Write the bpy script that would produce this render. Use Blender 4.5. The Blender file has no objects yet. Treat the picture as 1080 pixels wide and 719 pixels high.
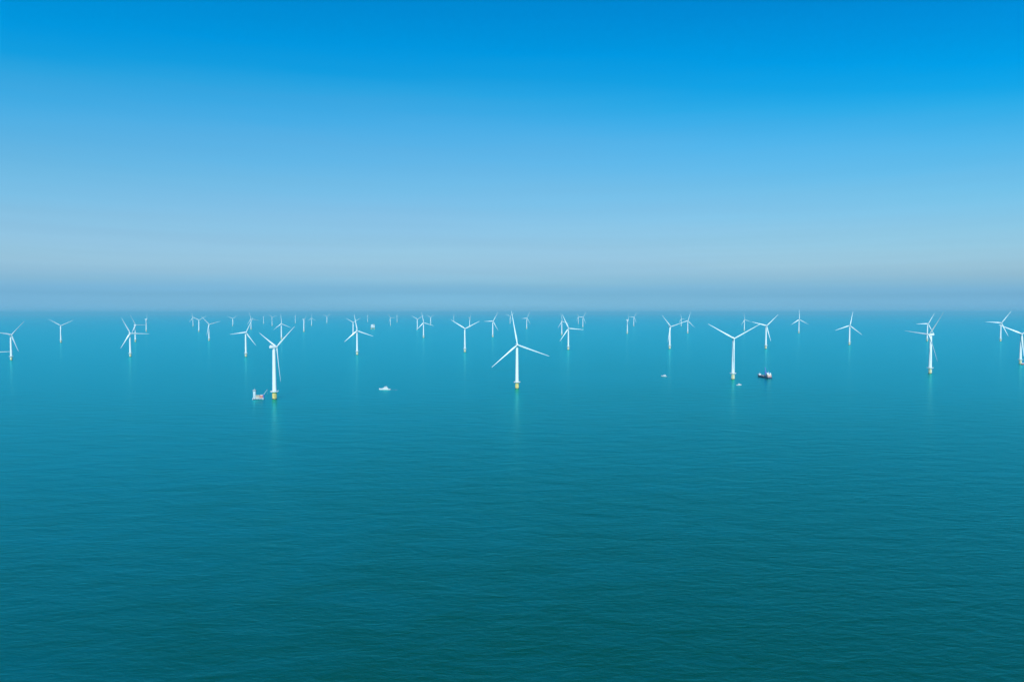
import bpy, bmesh, math, random
from mathutils import Vector, Matrix

random.seed(7)
C = bpy.context.scene.collection
SC = bpy.context.scene
R = math.radians

# ------------------------------------------------------------------ camera
CAM_H = 165.0
PW, PH, FPX = 1080.0, 719.0, 720.0          # photograph size and focal length in its pixels
PITCH, ROLL = 2.365, 0.02
fw = Vector((0, math.cos(R(PITCH)), -math.sin(R(PITCH))))
rt0 = Vector((1, 0, 0))
up0 = rt0.cross(fw)
rt = rt0 * math.cos(R(ROLL)) - up0 * math.sin(R(ROLL))
up = rt0 * math.sin(R(ROLL)) + up0 * math.cos(R(ROLL))
EYE = Vector((0, 0, CAM_H))
cam_d = bpy.data.cameras.new('camera')
cam = bpy.data.objects.new('camera', cam_d)
C.objects.link(cam)
m = Matrix((rt, up, -fw)).transposed().to_4x4()
m.translation = EYE
cam.matrix_world = m
cam_d.sensor_fit = 'HORIZONTAL'
cam_d.sensor_width = 36.0
cam_d.lens = 36.0 * FPX / PW
cam_d.clip_start = 0.5
cam_d.clip_end = 400000
SC.camera = cam

# ------------------------------------------------------------------ world, sun, exposure
SUN_EL, SUN_AZ = 38.0, 180.0                 # compass from +Y, clockwise: behind the camera
w = bpy.data.worlds.new('World')
SC.world = w
w.use_nodes = True
nt = w.node_tree
nt.nodes.clear()
N, L = nt.nodes, nt.links
out = N.new('ShaderNodeOutputWorld')
bg = N.new('ShaderNodeBackground')
sky = N.new('ShaderNodeTexSky')
sky.sky_type = 'NISHITA'
sky.sun_disc = False
sky.sun_elevation = R(SUN_EL)
sky.sun_rotation = R(SUN_AZ)
sky.altitude = 100
sky.air_density = 1.0
sky.dust_density = 1.0
sky.ozone_density = 2.0
SKY_STRENGTH = 0.1
bg.inputs['Strength'].default_value = SKY_STRENGTH
# air layers: grade of the clear sky by elevation (clear azure above, pale veil low down, grey-blue inversion band)
tc = N.new('ShaderNodeTexCoord')
sep = N.new('ShaderNodeSeparateXYZ')
L.new(tc.outputs['Generated'], sep.inputs[0])
# gently uneven layers: streaky noise shifts the elevation
mp = N.new('ShaderNodeMapping'); mp.inputs['Scale'].default_value = (2.2, 2.2, 26.0)
L.new(tc.outputs['Generated'], mp.inputs['Vector'])
nz = N.new('ShaderNodeTexNoise'); nz.inputs['Scale'].default_value = 1.3; nz.inputs['Detail'].default_value = 4
L.new(mp.outputs[0], nz.inputs['Vector'])
def wmath(op, a, b=None):
    n = N.new('ShaderNodeMath'); n.operation = op
    for i, v in enumerate((a, b)):
        if v is None: continue
        if isinstance(v, (int, float)): n.inputs[i].default_value = v
        else: L.new(v, n.inputs[i])
    return n.outputs[0]
elev = wmath('ARCSINE', sep.outputs['Z'])
jit = wmath('MULTIPLY', wmath('SUBTRACT', nz.outputs['Fac'], 0.5), 0.028)
# the clear azure comes lower on one side of the sky than on the other
sx = sep.outputs['X']
lean = wmath('ADD', wmath('ADD', wmath('MULTIPLY', sx, 0.15), wmath('MULTIPLY', wmath('MULTIPLY', sx, sx), 0.55)), 1.0)
amp = wmath('MINIMUM', wmath('MULTIPLY', wmath('ABSOLUTE', elev), 12.0), 1.0)
e2 = wmath('ADD', wmath('MULTIPLY', elev, lean), wmath('MULTIPLY', jit, amp))
fac = wmath('DIVIDE', e2, R(30.0))
ramp = N.new('ShaderNodeValToRGB')
L.new(fac, ramp.inputs['Fac'])
def lin(c):
    return tuple(((v/255)/12.92 if v/255 <= 0.04045 else ((v/255+0.055)/1.055)**2.4) for v in c)
# (photo row, sRGB) measured sky; RAW = clear-sky radiance at the same elevations
SKY = [
 (331,(120,180,211)),(322,(124,181,212)),(312,(119,178,211)),(306,(124,181,213)),(299,(135,187,214)),(291,(145,191,215)),(280,(151,195,218)),
 (265,(149,197,223)),(240,(137,195,228)),(200,(113,188,231)),(150,(82,178,232)),(125,(60,171,230)),(108,(42,166,228)),(88,(18,159,226)),(60,(0,152,224)),(0,(0,136,212)),(-100,(0,118,196))]
RAW = [(0,1.45,2.38,4.10),(60,1.70,2.78,4.60),(110,2.05,3.30,5.30),(150,2.45,3.88,5.93),(200,3.14,4.80,6.80),(240,4.02,5.80,7.25),
 (270,5.05,6.65,7.20),(288,5.55,6.90,6.60),(298,5.75,6.75,6.05),(304,5.80,6.55,5.60),(312,5.70,6.18,5.10),(322,4.95,5.10,4.10),(331,3.9,4.0,3.3)]
def RAWCOL(y):                               # radiance of the ungraded clear sky at a photograph row
    if y <= 0: return RAW[0][1:]
    for a, b in zip(RAW, RAW[1:]):
        if a[0] <= y <= b[0]:
            t = (y-a[0])/(b[0]-a[0]); return [a[k]+(b[k]-a[k])*t for k in (1,2,3)]
    return RAW[-1][1:]
els = [math.degrees(math.atan((331.5-y)/FPX)) for y, c in SKY]
cr = ramp.color_ramp
while len(cr.elements) < len(SKY): cr.elements.new(0.5)
for el, e, (y, c) in zip(cr.elements, els, SKY):
    el.position = max(0.0, e/30.0)
    rw = RAWCOL(y)
    t = lin(c)
    el.color = tuple(t[k]/(rw[k]*SKY_STRENGTH) for k in range(3)) + (1,)
mul = N.new('ShaderNodeMix'); mul.data_type = 'RGBA'; mul.blend_type = 'MULTIPLY'; mul.inputs['Factor'].default_value = 1
# faint uneven streaks in the low veil
mp2 = N.new('ShaderNodeMapping'); mp2.inputs['Scale'].default_value = (1.6, 1.6, 60.0); mp2.inputs['Rotation'].default_value = (R(0.8), R(-0.6), 0)
L.new(tc.outputs['Generated'], mp2.inputs['Vector'])
nz2 = N.new('ShaderNodeTexNoise'); nz2.inputs['Scale'].default_value = 1.0; nz2.inputs['Detail'].default_value = 5; nz2.inputs['Roughness'].default_value = 0.55
L.new(mp2.outputs[0], nz2.inputs['Vector'])
low = wmath('MAXIMUM', wmath('SUBTRACT', 1.0, wmath('DIVIDE', elev, R(13.0))), 0.15)
streak = wmath('ADD', wmath('MULTIPLY', wmath('MULTIPLY', wmath('SUBTRACT', nz2.outputs['Fac'], 0.5), 0.22), low), 1.0)
edge = wmath('MULTIPLY', wmath('MULTIPLY', sx, sx), low)
sv = N.new('ShaderNodeVectorMath'); sv.operation = 'SCALE'
cx = N.new('ShaderNodeCombineXYZ')
for k_, f_ in enumerate((0.28, 0.36, 0.55)): L.new(wmath('ADD', 1.0, wmath('MULTIPLY', edge, f_)), cx.inputs[k_])
vm = N.new('ShaderNodeVectorMath'); vm.operation = 'MULTIPLY'
L.new(sky.outputs[0], vm.inputs[0]); L.new(cx.outputs[0], vm.inputs[1])
L.new(vm.outputs[0], sv.inputs[0]); L.new(streak, sv.inputs['Scale'])
L.new(sv.outputs[0], mul.inputs[6]); L.new(ramp.outputs[0], mul.inputs[7])
L.new(mul.outputs[2], bg.inputs['Color'])
L.new(bg.outputs[0], out.inputs['Surface'])

sun_d = bpy.data.lights.new('sun', 'SUN')
sun_d.energy = 4.2
sun_d.angle = R(0.53)
sun_d.color = (1.0, 0.96, 0.90)
sun = bpy.data.objects.new('sun', sun_d)
C.objects.link(sun)
sd = Vector((math.sin(R(SUN_AZ))*math.cos(R(SUN_EL)), math.cos(R(SUN_AZ))*math.cos(R(SUN_EL)), math.sin(R(SUN_EL))))
sun.rotation_euler = sd.to_track_quat('Z', 'Y').to_euler()
sun.location = sd * 500

vs = SC.view_settings
vs.view_transform = 'Standard'; vs.look = 'None'; vs.exposure = 0.0; vs.gamma = 1.0; vs.use_curve_mapping = False
SC.cycles.max_bounces = 6
SC.cycles.volume_bounces = 0
SC.cycles.use_denoising = True

# ------------------------------------------------------------------ materials
def mat(name, col, rough=0.5, metal=0.0, vary=0.0, scale=0.5, spec=0.5):
    M = bpy.data.materials.new(name); M.use_nodes = True
    t = M.node_tree; b = t.nodes['Principled BSDF']
    b.inputs['Base Color'].default_value = (*col, 1)
    b.inputs['Roughness'].default_value = rough
    b.inputs['Metallic'].default_value = metal
    b.inputs['Specular IOR Level'].default_value = spec
    if vary:
        tcn = t.nodes.new('ShaderNodeTexCoord'); n = t.nodes.new('ShaderNodeTexNoise')
        n.inputs['Scale'].default_value = scale; n.inputs['Detail'].default_value = 5
        t.links.new(tcn.outputs['Object'], n.inputs['Vector'])
        r = t.nodes.new('ShaderNodeValToRGB')
        r.color_ramp.elements[0].position = 0.3; r.color_ramp.elements[1].position = 0.7
        r.color_ramp.elements[0].color = tuple(c*(1-vary) for c in col)+(1,)
        r.color_ramp.elements[1].color = tuple(min(1, c*(1+vary*0.4)) for c in col)+(1,)
        t.links.new(n.outputs['Fac'], r.inputs['Fac']); t.links.new(r.outputs['Color'], b.inputs['Base Color'])
    return M
WHITE = mat('turbine_white', (0.80,0.80,0.79), 0.35, vary=0.06, scale=0.15)
BLADE = mat('blade_white', (0.82,0.83,0.83), 0.3, vary=0.04, scale=0.1)
YELLOW = mat('foundation_yellow', (0.84,0.64,0.20), 0.5, vary=0.2, scale=0.4)
GRATE = mat('platform_grey', (0.70,0.71,0.70), 0.5, vary=0.1)
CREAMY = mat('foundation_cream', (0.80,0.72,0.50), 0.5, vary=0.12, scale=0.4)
TIDE = mat('tide_mark', (0.12,0.12,0.07), 0.8, vary=0.3, scale=0.6)
BWHITE = mat('boat_white', (0.80,0.80,0.80), 0.35, vary=0.08, scale=0.5)
NAVY = mat('boat_navy', (0.03,0.045,0.10), 0.4, vary=0.2)
REDP = mat('boat_red', (0.55,0.07,0.05), 0.45, vary=0.15)
ORANGE = mat('boat_orange', (0.72,0.26,0.12), 0.5, vary=0.15)
CREAM2 = mat('barge_house_tan', (0.62,0.50,0.38), 0.5, vary=0.2)
PINKR = mat('faded_red', (0.60,0.33,0.29), 0.55, vary=0.25, scale=0.3)
REDO = mat('barge_red', (0.58,0.20,0.15), 0.5, vary=0.2)
PALEB = mat('pale_blue_grey', (0.48,0.56,0.60), 0.5, vary=0.12)
CREAM = mat('boat_cream', (0.75,0.66,0.52), 0.5, vary=0.1)
BLUEP = mat('boat_blue', (0.10,0.17,0.55), 0.45, vary=0.1)
DECK = mat('deck_grey', (0.28,0.29,0.31), 0.7, vary=0.2)
GLASS = mat('window_glass', (0.02,0.03,0.04), 0.08)
STEEL = mat('steel_grey', (0.45,0.46,0.47), 0.45, vary=0.1)

# water: body colour of the sea plus a rough, rippled surface that mirrors the sky more at grazing view
SEA = bpy.data.materials.new('sea_water'); SEA.use_nodes = True
t = SEA.node_tree; t.nodes.clear()
A, K = t.nodes, t.links
mo = A.new('ShaderNodeOutputMaterial')
tcn = A.new('ShaderNodeTexCoord')
def noise(scale_xyz, rot, detail, rough, dist=0.0):
    mpn = A.new('ShaderNodeMapping'); mpn.inputs['Scale'].default_value = scale_xyz; mpn.inputs['Rotation'].default_value = (0,0,R(rot))
    K.new(tcn.outputs['Object'], mpn.inputs['Vector'])
    n = A.new('ShaderNodeTexNoise'); n.inputs['Scale'].default_value = 1.0
    n.inputs['Detail'].default_value = detail; n.inputs['Roughness'].default_value = rough; n.inputs['Distortion'].default_value = dist
    K.new(mpn.outputs[0], n.inputs['Vector']); return n.outputs['Fac']
def mth(op, a, b):
    n = A.new('ShaderNodeMath'); n.operation = op
    for i, v in enumerate((a, b)):
        if isinstance(v, (int, float)): n.inputs[i].default_value = v
        else: K.new(v, n.inputs[i])
    return n.outputs[0]
h1 = noise((0.022, 0.052, 1), 8, 3, 0.55, 0.5)       # swell, about 15-30 m
h2 = noise((0.115, 0.27, 1), -6, 5, 0.6, 0.5)        # wind waves, a few metres
h3 = noise((0.9, 1.5, 1), 20, 3, 0.5)                # ripples
# the breeze drops farther out: the wind waves there are lower
sxyz = A.new('ShaderNodeSeparateXYZ'); K.new(tcn.outputs['Object'], sxyz.inputs[0])
lull = A.new('ShaderNodeMapRange'); lull.inputs['From Min'].default_value = 450; lull.inputs['From Max'].default_value = 1150
lull.inputs['To Min'].default_value = 1.0; lull.inputs['To Max'].default_value = 0.30
K.new(sxyz.outputs['Y'], lull.inputs['Value'])
waves = mth('MULTIPLY', mth('ADD', mth('MULTIPLY', h2, 0.52), mth('MULTIPLY', h3, 0.12)), lull.outputs[0])
hh = mth('ADD', mth('MULTIPLY', h1, 0.95), waves)
bump = A.new('ShaderNodeBump'); bump.inputs['Strength'].default_value = 1.0; bump.inputs['Distance'].default_value = 1.0
K.new(hh, bump.inputs['Height'])
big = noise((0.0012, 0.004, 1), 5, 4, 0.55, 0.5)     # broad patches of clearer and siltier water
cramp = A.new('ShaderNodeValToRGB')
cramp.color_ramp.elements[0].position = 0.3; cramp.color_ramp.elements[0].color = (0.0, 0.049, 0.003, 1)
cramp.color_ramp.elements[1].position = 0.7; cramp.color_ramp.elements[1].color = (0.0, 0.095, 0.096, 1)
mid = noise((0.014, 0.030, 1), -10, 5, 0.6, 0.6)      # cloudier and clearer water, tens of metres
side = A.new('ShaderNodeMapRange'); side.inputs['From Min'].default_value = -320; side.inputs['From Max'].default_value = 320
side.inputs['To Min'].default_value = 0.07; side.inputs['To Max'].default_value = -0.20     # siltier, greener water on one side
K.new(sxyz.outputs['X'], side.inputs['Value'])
dist_shade = A.new('ShaderNodeMapRange'); dist_shade.inputs['From Min'].default_value = 250; dist_shade.inputs['From Max'].default_value = 1500
dist_shade.inputs['To Min'].default_value = -0.13; dist_shade.inputs['To Max'].default_value = 0.16     # distance shading painted into the colour: near water darker, greener; far water bluer
K.new(sxyz.outputs['Y'], dist_shade.inputs['Value'])
K.new(mth('ADD', mth('ADD', mth('ADD', mth('MULTIPLY', big, 0.45), mth('MULTIPLY', mid, 0.55)), side.outputs[0]), dist_shade.outputs[0]), cramp.inputs['Fac'])
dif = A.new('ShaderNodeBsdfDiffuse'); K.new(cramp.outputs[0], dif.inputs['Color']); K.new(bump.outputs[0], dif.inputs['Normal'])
def gloss(rough, red):                            # water mirrors the sky; the red is swallowed by the turbid green sea
    g = A.new('ShaderNodeBsdfGlossy'); g.inputs['Roughness'].default_value = rough
    g.inputs['Color'].default_value = (red, 0.98, 0.985, 1); K.new(bump.outputs[0], g.inputs['Normal']); return g
glo = A.new('ShaderNodeMixShader'); glo.inputs[0].default_value = 0.70
K.new(gloss(0.12, 0.30).outputs[0], glo.inputs[1]); K.new(gloss(0.32, 0.0).outputs[0], glo.inputs[2])
fr = A.new('ShaderNodeFresnel'); fr.inputs['IOR'].default_value = 2.05; K.new(bump.outputs[0], fr.inputs['Normal'])
mx = A.new('ShaderNodeMixShader'); K.new(fr.outputs[0], mx.inputs[0]); K.new(dif.outputs[0], mx.inputs[1]); K.new(glo.outputs[0], mx.inputs[2])
K.new(mx.outputs[0], mo.inputs['Surface'])

FOAM = bpy.data.materials.new('wake_foam'); FOAM.use_nodes = True
t2 = FOAM.node_tree; pb = t2.nodes['Principled BSDF']; pb.inputs['Base Color'].default_value = (0.7,0.74,0.76,1); pb.inputs['Roughness'].default_value = 0.8
_tc = t2.nodes.new('ShaderNodeTexCoord'); _mp = t2.nodes.new('ShaderNodeMapping'); _mp.inputs['Scale'].default_value = (0.25,1.1,1)
_n = t2.nodes.new('ShaderNodeTexNoise'); _n.inputs['Scale'].default_value = 0.8; _n.inputs['Detail'].default_value = 6
_r = t2.nodes.new('ShaderNodeValToRGB'); _r.color_ramp.elements[0].position = 0.42; _r.color_ramp.elements[1].position = 0.62
_r.color_ramp.elements[1].color = (0.75,0.75,0.75,1)
t2.links.new(_tc.outputs['Object'], _mp.inputs[0]); t2.links.new(_mp.outputs[0], _n.inputs[0]); t2.links.new(_n.outputs['Fac'], _r.inputs[0]); t2.links.new(_r.outputs[0], pb.inputs['Alpha'])

# ------------------------------------------------------------------ mesh helpers
def link(name, bm, material, parent=None, smooth=True):
    me = bpy.data.meshes.new(name)
    bmesh.ops.recalc_face_normals(bm, faces=bm.faces[:])
    bm.to_mesh(me); bm.free()
    mats = material if isinstance(material, (list, tuple)) else [material]
    for q in mats: me.materials.append(q)
    if smooth:
        for p in me.polygons: p.use_smooth = True
        me.set_sharp_from_angle(angle=R(35))
    o = bpy.data.objects.new(name, me); C.objects.link(o)
    if parent: o.parent = parent
    return o
def ring(bm, pts): return [bm.verts.new(p) for p in pts]
def bridge(bm, a, b, mi=0):
    n = len(a)
    for i in range(n):
        f = bm.faces.new((a[i], a[(i+1) % n], b[(i+1) % n], b[i])); f.material_index = mi
def lathe(bm, prof, seg=32, cx=0, cy=0, caps=True, mi=None):
    rs = [ring(bm, [(cx+r*math.cos(2*math.pi*i/seg), cy+r*math.sin(2*math.pi*i/seg), z) for i in range(seg)]) for r, z in prof]
    for k, (a, b) in enumerate(zip(rs, rs[1:])): bridge(bm, a, b, mi[k] if mi else 0)
    if caps: bm.faces.new(rs[0]); bm.faces.new(rs[-1])
    return bm
def tube(bm, p, q, r, r2=None, seg=8):
    p, q = Vector(p), Vector(q); d = (q-p).normalized()
    a = d.orthogonal().normalized(); b = d.cross(a); r2 = r if r2 is None else r2
    A1 = ring(bm, [p+(a*math.cos(2*math.pi*i/seg)+b*math.sin(2*math.pi*i/seg))*r for i in range(seg)])
    B1 = ring(bm, [q+(a*math.cos(2*math.pi*i/seg)+b*math.sin(2*math.pi*i/seg))*r2 for i in range(seg)])
    bridge(bm, A1, B1); bm.faces.new(A1); bm.faces.new(B1)
def box(bm, x0, x1, y0, y1, z0, z1, bev=0.0):
    vsx = [bm.verts.new(p) for p in ((x0,y0,z0),(x1,y0,z0),(x1,y1,z0),(x0,y1,z0),(x0,y0,z1),(x1,y0,z1),(x1,y1,z1),(x0,y1,z1))]
    fs = [bm.faces.new([vsx[i] for i in q]) for q in ((0,3,2,1),(4,5,6,7),(0,1,5,4),(1,2,6,5),(2,3,7,6),(3,0,4,7))]
    if bev:
        es = {e for f in fs for e in f.edges}
        bmesh.ops.bevel(bm, geom=list(es), offset=bev, segments=2, affect='EDGES', profile=0.5)
def NB(): return bmesh.new()
def hoop(bm, r, z, thick=0.07, seg=24, r_in=None):
    pts = [(r*math.cos(2*math.pi*i/seg), r*math.sin(2*math.pi*i/seg), z) for i in range(seg)]
    for i in range(seg): tube(bm, pts[i], pts[(i+1) % seg], thick, seg=5)
def empty(name, loc, rz=0.0, label=None, cat=None, group=None):
    o = bpy.data.objects.new(name, None); C.objects.link(o)
    o.empty_display_size = 5
    o.location = loc; o.rotation_euler = (0,0,rz)
    if label: o['label'] = label
    if cat: o['category'] = cat
    if group: o['group'] = group
    return o

# ------------------------------------------------------------------ picture row/column to a spot on the sea
def ray(px, py):
    return (fw*FPX + rt*(px-PW/2) + up*(PH/2-py)).normalized()
def on_sea(px, py):
    d = ray(px, py); k = -CAM_H/d.z
    return EYE + d*k
def height_at(P, px, py):                    # height of the point above P that shows at row py
    lo, hi = 0.0, 400.0
    for _ in range(50):
        mid = (lo+hi)/2
        v = Vector((P.x, P.y, mid))-EYE
        yy = PH/2 - FPX*v.dot(up)/v.dot(fw)
        if yy > py: lo = mid
        else: hi = mid
    return lo

# ------------------------------------------------------------------ the setting
EDGE = 60000.0
bm = NB()
vv = [bm.verts.new(p) for p in ((-EDGE,-EDGE,0),(EDGE,-EDGE,0),(EDGE,EDGE,0),(-EDGE,EDGE,0))]
bm.faces.new(vv)
sea = link('sea', bm, SEA, smooth=False); sea['kind'] = 'structure'

# the air: one closed box of thin even haze over the whole sea, its top just above the highest blade tip
bm = NB(); HE = EDGE + 800; box(bm, -HE, HE, -HE, HE, -1.0, 215.0)
HAZE = bpy.data.materials.new('sea_haze'); HAZE.use_nodes = True
th = HAZE.node_tree; th.nodes.clear()
ho = th.nodes.new('ShaderNodeOutputMaterial'); pv = th.nodes.new('ShaderNodeVolumePrincipled')
pv.inputs['Color'].default_value = (0.26, 0.82, 1.0, 1)
pv.inputs['Density'].default_value = 4.6e-5
pv.inputs['Anisotropy'].default_value = 0.0
th.links.new(pv.outputs[0], ho.inputs['Volume'])
hz = link('haze', bm, HAZE, smooth=False); hz['kind'] = 'stuff'

# ------------------------------------------------------------------ wind turbine (hub height 100 m)
HUB, OVER = 100.0, 6.5
def make_turbine():
    root = empty('wind_turbine', (0,0,0), 0, 'wind turbine', 'wind turbine', 'offshore wind turbines')
    b = lathe(NB(), [(4.2,-3),(4.2,1.6),(4.2,13.0),(4.5,13.1),(4.5,13.9)], 36, mi=[1,0,0,0])
    f = link('foundation', b, [YELLOW, TIDE], root)
    b = NB()                                              # boat landing: two fenders and ladder rungs on the near side
    for s in (-1,1):
        tube(b, (s*1.0,-5.3,-2),(s*1.0,-5.3,11), 0.28)
        tube(b, (s*1.0,-5.3,9),(s*0.9,-4.0,9), 0.2); tube(b, (s*1.0,-5.3,3.5),(s*0.9,-4.0,3.5), 0.2)
    for k in range(14): tube(b, (-0.9,-4.9,-0.5+k),(0.9,-4.9,-0.5+k), 0.07, seg=5)
    link('ladder', b, YELLOW, f)
    b = lathe(NB(), [(4.55,13.95),(7.6,13.95),(7.6,15.1),(3.95,15.1)], 32, caps=False)
    p = link('platform', b, GRATE, root)
    b = NB()
    for i in range(20):
        a = 2*math.pi*i/20; tube(b, (7.4*math.cos(a),7.4*math.sin(a),15.1),(7.4*math.cos(a),7.4*math.sin(a),16.3), 0.06, seg=5)
    hoop(b, 7.4, 16.3); hoop(b, 7.4, 15.7, 0.05)
    link('railing', b, GRATE, p)
    prof = [(3.9,15.12)]
    for k in range(1, 8):
        z = 15.12+(HUB-3.2-15.12)*k/7; r = 3.9-(3.9-2.7)*(k/7)**1.1
        prof.append((r, z))
    tw = link('tower', lathe(NB(), prof, 40), WHITE, root)
    b = NB(); box(b, -0.55,0.55,-4.05,-3.7,15.3,17.6,0.08)
    link('door', b, STEEL, tw)
    # nacelle: rounded long box, rotor end at -y
    b = NB(); seg = 24; rs = []
    for y, hw, hh_, zc in ((-4.4,1.9,1.9,0),(-3.9,2.35,2.3,0),(-1,2.7,2.7,0.1),(5,2.7,2.8,0.2),(7.6,2.5,2.6,0.25),(8.6,2.1,2.1,0.35)):
        pts = []
        for i in range(seg):
            a = 2*math.pi*i/seg; c, s = math.cos(a), math.sin(a)
            pts.append((hw*math.copysign(abs(c)**0.5, c), y, HUB+zc+hh_*math.copysign(abs(s)**0.5, s)))
        rs.append(ring(b, pts))
    for q, z in zip(rs, rs[1:]): bridge(b, q, z)
    b.faces.new(rs[0]); b.faces.new(rs[-1])
    na = link('nacelle', b, WHITE, root)
    b = NB(); box(b, -2.0,2.0,5.0,7.4,HUB+2.9,HUB+4.1,0.2)
    link('cooler', b, GRATE, na)
    b = NB(); tube(b, (1.2,4.2,HUB+2.7),(1.2,4.2,HUB+5.6),0.07,seg=6); tube(b, (0.7,4.2,HUB+5.4),(1.7,4.2,HUB+5.4),0.06,seg=6)
    link('wind_vane', b, STEEL, na)
    # hub with spinner, rotor axis along -y; blades in the x-z plane
    b = NB(); rs = []
    for y, r in ((2.0,2.0),(1.4,2.3),(0,2.4),(-1.2,2.2),(-2.2,1.6),(-2.8,0.8),(-3.0,0.15)):
        rs.append(ring(b, [(r*math.cos(2*math.pi*i/24), y, r*math.sin(2*math.pi*i/24)) for i in range(24)]))
    for q, z in zip(rs, rs[1:]): bridge(b, q, z)
    b.faces.new(rs[0]); b.faces.new(rs[-1])
    hb = link('hub', b, WHITE, root)
    bl = None
    for i in range(3):
        if bl is None: bl = link('blade', blade_mesh(), BLADE, hb)
        else:
            o = bl.copy(); C.objects.link(o); o.parent = hb
    return root
def blade_mesh(wide=1.0):
    b = NB(); rs = []; n = 20
    st = [(1.6,2.5,2.5,0),(4,2.5,2.4,4),(9,3.4,1.8,14),(15,3.7,1.2,13),(24,3.1,0.9,10),(36,2.3,0.65,6),(48,1.7,0.45,3),(60,1.2,0.3,1),(70,0.8,0.2,0),(74,0.6,0.12,-1),(75,0.25,0.06,-1)]
    for z, ch, th, tw in st:
        if z > 5: ch *= wide; th *= wide
        a0 = R(tw+4); bend = -2.6*(z/75.0)**2.2
        pts = []
        for i in range(n):
            a = 2*math.pi*i/n
            x = ch*0.5*math.cos(a) + (ch-2.6)*0.22; y = th*0.5*math.sin(a)*(1.0-0.35*math.cos(a) if z > 6 else 1.0)
            pts.append((x*math.cos(a0)-y*math.sin(a0), x*math.sin(a0)+y*math.cos(a0)+bend, z))
        rs.append(ring(b, pts))
    for q, z in zip(rs, rs[1:]): bridge(b, q, z)
    b.faces.new(rs[0]); b.faces.new(rs[-1])
    return b
proto = make_turbine()
found = [c for c in proto.children if c.name.startswith('foundation')][0]
wide_blade = link('blade', blade_mesh(1.55), BLADE); wide_mesh = wide_blade.data; bpy.data.objects.remove(wide_blade)
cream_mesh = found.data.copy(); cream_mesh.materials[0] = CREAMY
def copy_tree(o, parent=None):
    c = o.copy(); C.objects.link(c); c.parent = parent
    for ch in list(o.children): copy_tree(ch, c)
    return c
def pose(root, px, py, hy, phase, yaw, rs, label):
    P = on_sea(px, py)
    s = height_at(P, px, hy)/HUB
    s0 = s
    s = max(0.88, min(1.14, s))
    root.location = (P.x, P.y, 0); root.rotation_euler = (0,0,math.atan2(-P.x, P.y)); root.scale = (s,s,s)
    root['label'] = label
    for ch in root.children:
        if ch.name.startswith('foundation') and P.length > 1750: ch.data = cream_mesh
        if ch.name.startswith('nacelle'): ch.rotation_euler = (0,0,R(yaw))
        if ch.name.startswith('hub'):
            ch.rotation_euler = (0,0,R(yaw)); ch.scale = (rs*(1.08 if P.length > 4500 else 1.0),)*3
            ch.location = (OVER*math.sin(R(yaw)), -OVER*math.cos(R(yaw)), HUB)
            for k, bl in enumerate(sorted((q for q in ch.children), key=lambda q: q.name)):
                if P.length > 2500: bl.data = wide_mesh
                bl.rotation_euler = (0, R(90-(phase+120*k)), 0)
    return s0
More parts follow.
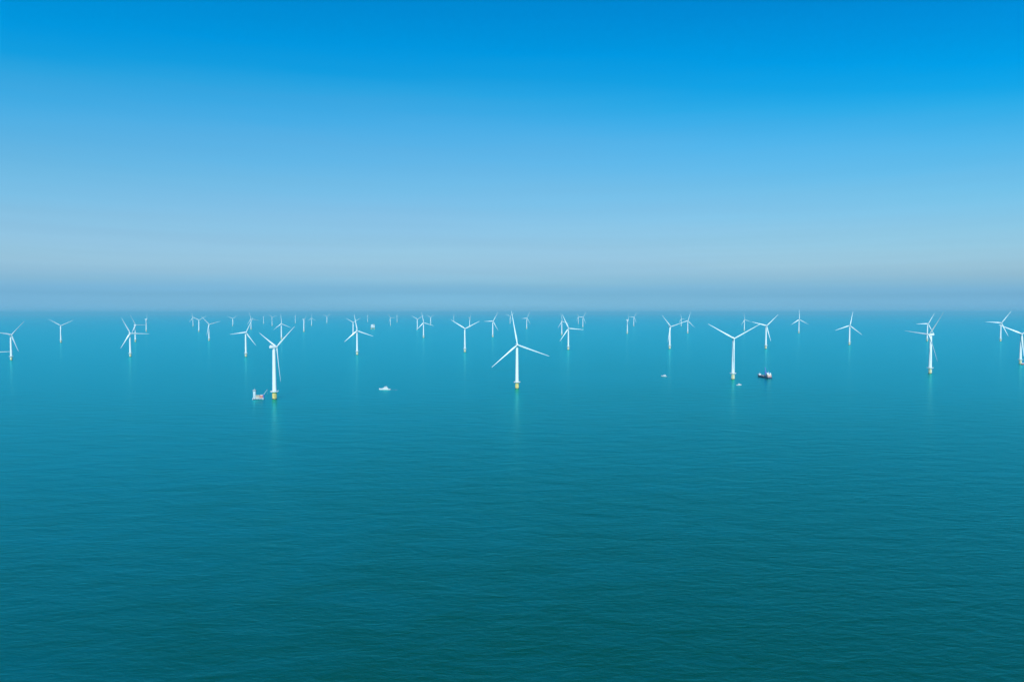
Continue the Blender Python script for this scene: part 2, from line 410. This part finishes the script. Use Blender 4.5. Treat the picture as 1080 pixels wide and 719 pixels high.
# column of tower, sea row, hub row, angle of one blade (0 = right, 90 = up), yaw off the line of sight, rotor size, label
TURBINES = [
 (289.6,420.6,366.0,-97,124,0.90,'nearest, largest turbine, beside the red and cream work barge, one blade hanging down'),
 (545.3,409.5,363.5,100,8,1.04,'large white turbine at the centre of the view, one blade pointing almost straight up'),
 (773.0,399.8,357.0,30,14,0.98,'large Y posed turbine on yellow base with the small white launch at its foot'),
 (980.8,393.7,352.9,53,-42,0.98,'large turbine at right seen obliquely, rotor left of its tower, one blade rising steeply right'),
 (1076.0,383.6,352.2,155,20,1.0,'turbine cut by the right edge of the view, a red boat at its base'),
 (12.0,379.6,353.0,168,30,0.95,'white turbine nearest the left edge that is seen whole from base to hub'),
 (-36.5,430.0,372.5,0,12,0.97,'turbine outside the left edge, only one level blade tip reaching into view'),
 (137.5,376.0,351.9,-3,18,1.0,'nearest of the three turbines standing close together at left, one blade level to the right'),
 (142.8,360.5,342.7,0,35,0.95,'middle of the three turbines standing close together at left, one blade reaching up and left'),
 (154.3,349.8,336.8,90,78,0.9,'farthest of the three close turbines at left, seen edge on as one thin bar'),
 (64.3,361.2,343.5,27,14,0.9,'lone Y posed turbine between the left edge turbine and the close trio'),
 (203.6,344.2,335.2,-15,20,0.9,'small pale turbine, farthest and leftmost of a row of three that touch blades'),
 (209.8,350.0,337.6,30,15,0.9,'small Y posed turbine in the middle of a row of three that touch blades'),
 (220.5,359.3,342.0,15,25,0.95,'rightmost and nearest turbine of a row of three that touch blades'),
 (245.4,344.0,335.9,35,15,0.95,'faint Y posed turbine left of and behind the one left of the largest turbine'),
 (259.4,376.0,350.5,65,20,0.9,'white turbine left of and behind the largest one, one blade pointing level left'),
 (264.8,347.6,336.3,-10,30,0.9,'small far turbine right behind the upper blade of the turbine left of the largest'),
 (278.0,341.5,334.5,90,70,0.85,'very faint thin far turbine above the left blade of the largest turbine'),
 (287.0,344.0,334.6,22,25,0.75,'faint far turbine straight above the largest turbine with short raised blades'),
 (296.9,358.0,341.3,95,18,0.85,'slim turbine right of and behind the largest one with a blade pointing straight up'),
 (311.5,341.0,333.6,90,72,0.8,'very faint bar of a turbine, first one right of the slim turbine behind the largest'),
 (320.5,350.0,336.8,-85,74,0.9,'thick edge on far turbine standing right of the slim one behind the largest turbine'),
 (328.6,343.6,335.5,90,30,0.85,'faint far turbine with one blade upright, just right of the left thick edge on turbine'),
 (344.7,341.0,333.8,35,25,0.9,'nearly vanished far V bladed turbine alone in the haze left of the crossing pair'),
 (376.7,374.1,348.7,100,10,0.93,'nearer turbine of a crossing pair left of centre, one long blade sloping down right'),
 (372.4,353.8,340.0,30,20,0.85,'farther turbine of a crossing pair left of centre, partly hidden by the nearer one'),
 (387.8,339.6,332.8,90,60,0.8,'tiny ghostly turbine in the haze above the far white offshore platform'),
 (411.8,343.4,335.4,5,30,0.85,'faint far turbine with a level blade, standing above the white motor boat'),
 (418.8,339.8,332.6,90,65,0.9,'ghostly bar of a turbine just right of the faint one above the white motor boat'),
 (446.7,356.2,340.2,103,18,0.88,'nearest of a cluster of three turbines left of centre, one blade sloping down right'),
 (440.1,347.6,336.6,30,20,0.9,'left and middle distant turbine of a cluster of three left of centre'),
 (454.0,343.0,334.6,35,30,0.9,'right and faintest turbine of a cluster of three left of centre'),
 (478.6,339.2,331.8,90,75,0.8,'ghostly thin turbine above the left blade of the medium Y posed one left of centre'),
 (490.3,371.2,346.6,27,8,0.95,'medium Y posed turbine left of the centre turbine, both upper blades spread evenly'),
 (495.3,345.2,335.0,60,70,0.8,'blurred far turbine behind the right blade of the medium Y posed one left of centre'),
 (519.7,355.4,338.7,60,30,0.85,'small turbine left of the centre turbine, one blade level left and one up right'),
 (538.0,341.5,333.3,40,25,0.9,'faint far turbine touching the upper blade tip of the centre turbine'),
 (555.5,346.8,335.5,63,35,0.85,'small far turbine right of the centre turbine upper blade, one blade level to the left'),
 (599.4,368.7,346.2,115,10,0.97,'medium turbine right of centre with a level right blade and another up left'),
 (592.5,353.4,338.9,225,40,0.8,'smaller turbine half behind the medium one right of centre, its lower left blade showing'),
 (614.7,345.2,334.6,57,40,0.9,'small far turbine right of the medium level bladed one, one blade raised to the right'),
 (610.0,341.6,334.0,0,30,0.85,'ghostly turbine just left of and behind the small one with a raised right blade'),
 (661.6,352.0,337.4,87,80,0.85,'thick edge on turbine right of centre whose blades line up with its tower'),
 (668.4,344.0,334.4,55,30,0.85,'small far turbine just right of the thick edge on one right of centre'),
 (706.3,367.8,344.4,135,40,0.95,'turbine with one long blade up left, above the small grey and white boat'),
 (718.5,344.2,336.0,110,40,0.9,'faint far turbine close left of the small K shaped one, one blade nearly upright'),
 (725.3,351.6,338.2,75,25,0.9,'small K shaped turbine with a steep upper blade left of the large Y posed one'),
 (785.0,348.9,337.2,225,45,0.85,'small far turbine behind the right blade of the large Y posed turbine'),
 (807.7,367.6,343.5,45,20,0.92,'medium turbine above the dark crane ship, one blade left and one up right'),
 (842.5,351.3,336.9,92,22,0.9,'small turbine right of the crane ship, one blade upright and two drooping arms'),
 (895.8,363.7,343.2,80,10,0.98,'lone medium turbine left of the oblique large one, one blade nearly upright'),
 (977.8,359.8,341.4,60,35,0.9,'smaller turbine directly behind the oblique large one at right, one level left blade'),
 (1055.1,360.0,340.5,55,25,0.97,'smaller turbine just left of the one cut by the right edge, one blade level left'),
]
for i, T in enumerate(TURBINES):
    o = proto if i == 0 else copy_tree(proto)
    s0 = pose(o, *T)

# ------------------------------------------------------------------ vessels
def hull_bm(Ln, B, free, draft=1.0, bow=0.32, flare=1.15, sheer=0.8, stern=0.85, z_split=0.25):
    """Boat hull, bow towards +x; material 0 topsides, 1 boot top, 2 deck."""
    b = NB(); rs = []; n = 15
    for k in range(n):
        u = k/(n-1); x = (u-0.5)*Ln
        wd = 1.0
        if u > 1-bow: wd = max(0.02, 1-((u-(1-bow))/bow)**2.0)
        if u < 0.2: wd = stern+(1-stern)*(u/0.2)**0.7
        top = free+sheer*max(0, (u-0.45)/0.55)**2
        hb = B/2*wd
        xs = x+(0.06*Ln*((u-0.7)/0.3)**2 if u > 0.7 else 0)
        rs.append(ring(b, [(x-0.0,-hb*0.55,-draft),(x,-hb/flare,z_split),(xs,-hb,top),(xs,-hb*0.93,top),(xs,-hb*0.92,top-0.35),
                           (xs,hb*0.92,top-0.35),(xs,hb*0.93,top),(xs,hb,top),(x,hb/flare,z_split),(x,hb*0.55,-draft)]))
    mi = [1,0,0,0,2,0,0,0,1,1]
    for p_, q_ in zip(rs, rs[1:]):
        for i in range(10):
            f = b.faces.new((p_[i], p_[(i+1)%10], q_[(i+1)%10], q_[i])); f.material_index = mi[i]
    b.faces.new(rs[0]); b.faces.new(rs[-1])
    return b
def windows(name, parent, x0, x1, y, z0, z1, n, material=None):
    b = NB(); st = (x1-x0)/n
    for s_ in (-1, 1):
        for k in range(n):
            xa = x0+st*k+st*0.14; xb = x0+st*(k+1)-st*0.14
            box(b, xa, xb, s_*y-0.04, s_*y+0.04, z0, z1)
    return link(name, b, GLASS, parent, smooth=False)
def front_windows(parent, x, y0, y1, z0, z1, n):
    b = NB(); st = (y1-y0)/n
    for k in range(n): box(b, x-0.04, x+0.04, y0+st*k+st*0.12, y0+st*(k+1)-st*0.12, z0, z1)
    return link('windscreen', b, GLASS, parent, smooth=False)
def rail(parent, pts, h=1.0, r=0.05, m=None):
    b = NB()
    for p_, q_ in zip(pts, pts[1:]):
        p_, q_ = Vector(p_), Vector(q_); n = max(1, int((q_-p_).length/1.5))
        for k in range(n+1):
            v = p_.lerp(q_, k/n); tube(b, v, v+Vector((0,0,h)), r*0.8, seg=5)
        for hh_ in (h, h*0.55): tube(b, p_+Vector((0,0,hh_)), q_+Vector((0,0,hh_)), r, seg=5)
    return link('railing', b, m or BWHITE, parent)
def heading(px0, py0, px1, py1):             # from stern pixel to bow pixel
    a, c = on_sea(px0, py0), on_sea(px1, py1); d = c-a
    return a, c, math.atan2(d.y, d.x)
def foam(P, rz, Ln, W):
    b = NB(); n = 14; rows = []
    for k in range(n+1):
        u = k/n; hw = W/2*(0.35+0.65*u)*(1 if k < n else 0.6)
        rows.append([b.verts.new((-u*Ln, v*hw, 0.0)) for v in (-1,-0.6,-0.2,0.2,0.6,1)])
    for p_, q_ in zip(rows, rows[1:]):
        for i in range(5): b.faces.new((p_[i], p_[i+1], q_[i+1], q_[i]))
    o = link('wake', b, FOAM, smooth=False)
    o.location = (P.x, P.y, 0.03); o.rotation_euler = (0,0,rz)
    o['kind'] = 'stuff'
    return o

# work barge beside the nearest turbine: crane boom towards the turbine
P = on_sea(272.7, 421.0)
bg_ = empty('work_barge', (P.x, P.y, 0), R(8), 'small red and cream work barge with pale tower and raised boom beside the nearest turbine', 'barge')
b = NB()
rs = []
for x, hw, zb in ((-10.5,3.9,0.2),(-9.0,4.3,-0.9),(8.0,4.3,-0.9),(10.0,3.8,0.5)):
    rs.append(ring(b, [(x,-hw,zb),(x,hw,zb),(x,hw,2.6),(x,-hw,2.6)]))
for p_, q_ in zip(rs, rs[1:]): bridge(b, p_, q_)
b.faces.new(rs[0]); b.faces.new(rs[-1])
h_ = link('hull', b, PALEB, bg_, smooth=False)
b = NB()
for s_ in (-1, 1): box(b, -9.0, 8.0, s_*4.32-0.05, s_*4.32+0.05, -0.6, 0.9)
link('boot_top', b, NAVY, h_, smooth=False)
b = NB()
for s_ in (-1, 1):
    for x in (-8,-5,-2,1,4,7): lathe(b, [(0.2,1.2),(0.5,1.25),(0.5,2.2),(0.2,2.25)], 10, x, s_*4.75)
link('tyre_fender', b, NAVY, h_)
b = NB(); box(b, -4.6, 2.3, -2.9, 2.9, 2.62, 8.0, 0.25)
dh = link('deck_house', b, CREAM2, bg_); windows('window', dh, -4.2, 2.0, 2.92, 5.4, 6.6, 5)
b = NB(); box(b, 2.6, 8.6, -2.8, 2.8, 2.62, 7.8, 0.2)
cb = link('machinery_house', b, REDO, bg_)
b = NB(); box(b, 3.6, 7.6, -2.0, 2.0, 7.82, 8.6, 0.15); link('roof_hatch', b, BWHITE, cb)
b = NB(); box(b, -9.4, -4.9, -2.6, 2.6, 2.62, 15.5, 0.3); box(b, -9.8, -4.5, -3.2, 3.2, 15.55, 18.4, 0.3)
tw = link('bridge_tower', b, PALEB, bg_); windows('window', tw, -9.5, -4.8, 3.22, 16.5, 17.7, 4); front_windows(tw, -4.48, -2.8, 2.8, 16.5, 17.7, 4)
b = NB(); tube(b, (-7.2,0,18.4),(-7.2,0,22.0),0.14,0.08); tube(b, (-8.2,0,20.6),(-6.2,0,20.6),0.08); box(b,-8.0,-6.4,-0.2,0.2,19.2,19.6)
link('mast', b, STEEL, bg_)
b = NB(); lathe(b, [(1.1,2.62),(1.1,7.0),(1.4,7.1),(1.4,8.6),(0.9,8.8)], 14, 9.4-0.2)
cr_ = link('crane', b, BLUEP, bg_)
b = NB()
for y in (-0.5,0.5):
    tube(b, (9.3,y,7.8),(16.6,y*0.3,18.6),0.22,0.14); tube(b, (9.0,y,9.0),(16.6,y*0.3,18.9),0.16,0.1)
for k in range(9):
    u = k/9; tube(b, (9.3+7.3*u,0.5*(1-.7*u),7.8+10.8*u),(9.1+7.5*(u+.08),-0.5*(1-.7*u),8.9+10*(u+.08)),0.08,seg=5)
link('boom', b, PALEB, cr_)
b = NB(); tube(b, (16.6,0,18.6),(16.6,0,11.0),0.05,seg=5); box(b,16.35,16.85,-0.2,0.2,10.3,11.0)
link('hook', b, STEEL, cr_)
rail(bg_, [(-10.2,-3.9,2.6),(9.6,-3.9,2.6)], 1.0)

# white motor boat with long low hull, bow left
P0, P1, rz = heading(411.5, 411.0, 400.5, 410.9)
mid_ = (P0+P1)/2
mb = empty('motor_boat', (mid_.x, mid_.y, 0), rz, 'long low white motor boat with a domed cabin, alone left of the centre turbine', 'boat')
h_ = link('hull', hull_bm(24.0, 6.0, 1.9, 0.8, 0.42, 1.15, 0.9), [BWHITE, DECK, DECK], mb)
b = NB(); box(b, -7.0, 4.6, -2.3, 2.3, 1.6, 4.2, 0.4)
cbn = link('cabin', b, BWHITE, mb); windows('window', cbn, -6.2, 3.6, 2.32, 2.8, 3.6, 7); front_windows(cbn, 4.62, -1.9, 1.9, 2.8, 3.7, 4)
b = NB(); box(b, -5.0, 1.4, -2.0, 2.0, 4.22, 6.8, 0.45)
wh = link('wheelhouse', b, BWHITE, mb); windows('window', wh, -4.4, 0.8, 2.02, 5.2, 6.2, 4); front_windows(wh, 1.42, -1.6, 1.6, 5.2, 6.2, 4)
b = NB(); tube(b, (-2.5,0,6.8),(-2.9,0,9.6),0.12,0.06); tube(b,(-2.8,-0.9,8.4),(-2.8,0.9,8.4),0.07); box(b,-3.6,-1.9,-0.15,0.15,7.6,7.85)
link('mast', b, BWHITE, mb)
rail(mb, [(3.5,-2.7,2.0),(9.2,-1.7,2.3),(12.4,0,2.6),(9.2,1.7,2.3),(3.5,2.7,2.0)], 0.9)
foam(P0, rz, 16, 5)

# small dark and white boat
P0, P1, rz = heading(703.2, 397.2, 697.6, 397.0)
mid_ = (P0+P1)/2
pb_ = empty('pilot_boat', (mid_.x, mid_.y, 0), rz, 'small boat with grey blue hull and white cabin, between the centre and Y posed turbines', 'boat')
h_ = link('hull', hull_bm(14.0, 4.6, 1.7, 0.7, 0.4, 1.15, 0.9), [PALEB, NAVY, DECK], pb_)
b = NB(); box(b, -4.4, 1.6, -1.8, 1.8, 1.4, 4.6, 0.35)
cbn = link('cabin', b, BWHITE, pb_); windows('window', cbn, -3.9, 1.2, 1.82, 3.0, 4.0, 4); front_windows(cbn, 1.62, -1.5, 1.5, 3.0, 4.0, 3)
b = NB(); tube(b, (-1.5,0,4.6),(-1.7,0,7.4),0.1,0.05); tube(b,(-1.6,-0.7,6.4),(-1.6,0.7,6.4),0.06)
link('mast', b, BWHITE, pb_)
rail(pb_, [(1.8,-2.0,1.8),(5.6,-1.0,2.2),(7.2,0,2.4),(5.6,1.0,2.2),(1.8,2.0,1.8)], 0.8)
foam(P0, rz, 11, 4.2)

# small white launch at the foot of the Y posed turbine
P0, P1, rz = heading(776.6, 406.4, 782.3, 406.2)
mid_ = (P0+P1)/2
la = empty('launch', (mid_.x, mid_.y, 0), rz, 'small white launch on the water at the foot of the large Y posed turbine', 'boat')
h_ = link('hull', hull_bm(12.0, 4.2, 1.5, 0.6, 0.42, 1.15, 0.7), [BWHITE, NAVY, DECK], la)
b = NB(); box(b, -2.2, 2.6, -1.6, 1.6, 1.2, 3.8, 0.35)
cbn = link('cabin', b, BWHITE, la); windows('window', cbn, -1.8, 2.2, 1.62, 2.5, 3.3, 3); front_windows(cbn, 2.62, -1.3, 1.3, 2.5, 3.3, 3)
b = NB(); tube(b, (-0.5,0,3.8),(-0.7,0,6.0),0.08,0.05); link('mast', b, BWHITE, la)

# dark crane ship
P0, P1, rz = heading(813.2, 399.4, 798.6, 396.6)
mid_ = (P0+P1)/2
SL = (P1-P0).length
print('crane ship length', SL)
k_ = 1.0
cs = empty('crane_ship', (mid_.x, mid_.y, 0), rz, 'dark ship with white and red stern house and blue crane, beyond the small white launch', 'ship')
Ls = min(SL, 62.0); W_ = 12.0; hf = Ls/2
h_ = link('hull', hull_bm(Ls, W_, 3.6, 2.0, 0.25, 1.08, 2.4, 0.92, 0.4), [NAVY, REDP, DECK], cs)
b = NB(); box(b, -hf+2.0, -hf+14.0, -5.0, 5.0, 3.3, 7.6, 0.3)
sh = link('stern_house', b, PINKR, cs); windows('window', sh, -hf+2.8, -hf+13.2, 5.02, 5.4, 6.4, 7)
b = NB(); box(b, -hf+3.0, -hf+12.5, -4.6, 4.6, 7.62, 10.6, 0.3)
s2 = link('upper_house', b, CREAM, cs); windows('window', s2, -hf+3.6, -hf+12.0, 4.62, 8.7, 9.7, 6); front_windows(s2, -hf+12.52, -4.0, 4.0, 8.7, 9.7, 6)
b = NB(); box(b, -hf+5.5, -hf+12.0, -5.4, 5.4, 10.62, 13.6, 0.3)
s3 = link('wheelhouse', b, BWHITE, cs); windows('window', s3, -hf+6.0, -hf+11.6, 5.42, 11.8, 12.9, 4); front_windows(s3, -hf+12.02, -5.0, 5.0, 11.8, 12.9, 7)
b = NB(); lathe(b, [(1.0,10.6),(0.9,14.6),(1.1,14.7),(0.7,15.0)], 14, -hf+4.0); fn = link('funnel', b, BLUEP, cs)
b = NB(); tube(b, (-hf+8.5,0,13.6),(-hf+8.5,0,18.8),0.18,0.1); tube(b,(-hf+8.5,-1.8,16.6),(-hf+8.5,1.8,16.6),0.1); box(b,-hf+7.6,-hf+9.6,-0.2,0.2,15.0,15.3)
link('mast', b, BWHITE, cs)
cx = -hf+22.0
b = NB(); lathe(b, [(2.3,3.3),(2.1,11.2),(2.7,11.4),(2.7,14.6),(1.6,15.6)], 18, cx)
kr = link('crane', b, BLUEP, cs)
b = NB()
for y in (-0.8,0.8): tube(b, (cx,y,14.0),(cx+4.2,y*0.3,27.0),0.42,0.24)
for q in range(7):
    u = q/7; tube(b, (cx+4.2*u,0.8*(1-.7*u),14.0+13*u),(cx+4.2*(u+.12),-0.8*(1-.7*u),14.0+13*(u+.12)),0.12,seg=5)
tube(b, (cx-1.0,0,15.5),(cx-2.2,0,20.0),0.3); tube(b, (cx-2.2,0,20.0),(cx+4.2,0,27.0),0.07,seg=5)
link('boom', b, BLUEP, kr)
b = NB(); tube(b, (cx+4.2,0,27.0),(cx+4.2,0,17.0),0.07,seg=5); box(b,cx+3.8,cx+4.6,-0.3,0.3,16.0,17.0); link('hook', b, STEEL, kr)
b = NB()
for q, (x0, w0, h0) in enumerate(((cx+6,5.5,2.4),(cx+13.5,5.0,3.0),(cx+20,3.6,1.8))): box(b, x0, x0+w0, -3.6, 3.6, 3.3, 3.3+h0, 0.15)
link('hatch', b, DECK, cs)
b = NB(); box(b, hf-10.5, hf-5.0, -2.6, 2.6, 4.4, 7.8, 0.3); fc = link('forecastle', b, BWHITE, cs)
b = NB(); tube(b, (hf-7.5,0,7.8),(hf-7.5,0,12.2),0.2,0.1); tube(b,(hf-7.5,-1.0,10.5),(hf-7.5,1.0,10.5),0.1); link('foremast', b, BWHITE, cs)
rail(cs, [(-hf+15,-5.6,3.7),(hf-15,-5.6,3.7)], 1.1, 0.06)
b = NB()
for s_ in (-1,1):
    lathe(b, [(0.1,8.6),(0.9,8.9),(0.9,9.7),(0.1,10.0)], 10, -hf+4.0, s_*5.3)
link('lifeboat', b, ORANGE, cs)

# red boat at the foot of the turbine on the right edge
P0, P1, rz = heading(1076.9, 384.4, 1080.8, 384.2)
mid_ = (P0+P1)/2
rb = empty('crew_boat', (mid_.x, mid_.y, 0), rz, 'red crew boat with white cabin at the base of the turbine on the right edge', 'boat')
h_ = link('hull', hull_bm(15.0, 5.0, 2.4, 0.8, 0.4, 1.15, 0.9), [REDP, NAVY, DECK], rb)
b = NB(); box(b, -3.0, 3.0, -2.0, 2.0, 2.1, 5.6, 0.35)
cbn = link('cabin', b, BWHITE, rb); windows('window', cbn, -2.6, 2.6, 2.02, 3.9, 4.9, 4); front_windows(cbn, 3.02, -1.7, 1.7, 3.9, 4.9, 3)
b = NB(); tube(b, (-0.8,0,5.6),(-1.0,0,9.2),0.12,0.06); link('mast', b, REDP, rb)

# far offshore platform: white topside on a jacket
P = on_sea(393.0, 347.2)
pf = empty('offshore_platform', (P.x, P.y, 0), math.atan2(-P.x, P.y)+R(12), 'far white boxy offshore platform on legs, right of the crossing pair of turbines', 'platform')
for sx_ in (-1,1):
    for sy_ in (-1,1):
        b = NB(); tube(b, (sx_*17,sy_*13,-4),(sx_*14,sy_*10,18),1.5,1.3,12); link('leg', b, YELLOW, pf)
b = NB()
for sy_ in (-1,1):
    tube(b,(-16.5,sy_*12.5,1),(14.3,sy_*10.3,16),0.7); tube(b,(16.5,sy_*12.5,1),(-14.3,sy_*10.3,16),0.7)
for sx_ in (-1,1):
    tube(b,(sx_*16.5,-12.5,1),(sx_*14.3,10.3,16),0.7); tube(b,(sx_*16.5,12.5,1),(sx_*14.3,-10.3,16),0.7)
link('brace', b, YELLOW, pf)
b = NB(); box(b, -20,20,-15,15,18.02,19.6,0.2); box(b,-18.5,18.5,-14,14,19.62,30,0.5); dk = link('lower_deck', b, BWHITE, pf)
b = NB(); box(b, -20,20,-15,15,30.02,31,0.2); box(b,-16,18.5,-14,14,31.02,42,0.5); d2 = link('upper_deck', b, BWHITE, pf)
for nm, z0, par in (('louvre',22,dk),('louvre',34,d2)):
    b = NB()
    for q in range(5): box(b, -14+6.2*q,-10+6.2*q,-14.08,-13.95,z0,z0+4.5)
    link(nm, b, STEEL, par, smooth=False)
b = NB(); box(b, -14,2,-12,12,42.02,48,0.4); link('control_room', b, BWHITE, pf)
b = NB(); tube(b,(10,0,42),(10,0,60),0.6,0.3); tube(b,(10,0,52),(13,0,57),0.3)
link('mast', b, STEEL, pf)
b = NB(); lathe(b, [(1.3,42.02),(1.3,50),(1.8,50.2),(1.8,53)], 12, 15, -8); tube(b,(15,-8,52),(1,-9,60),0.8,0.4); link('crane', b, YELLOW, pf)
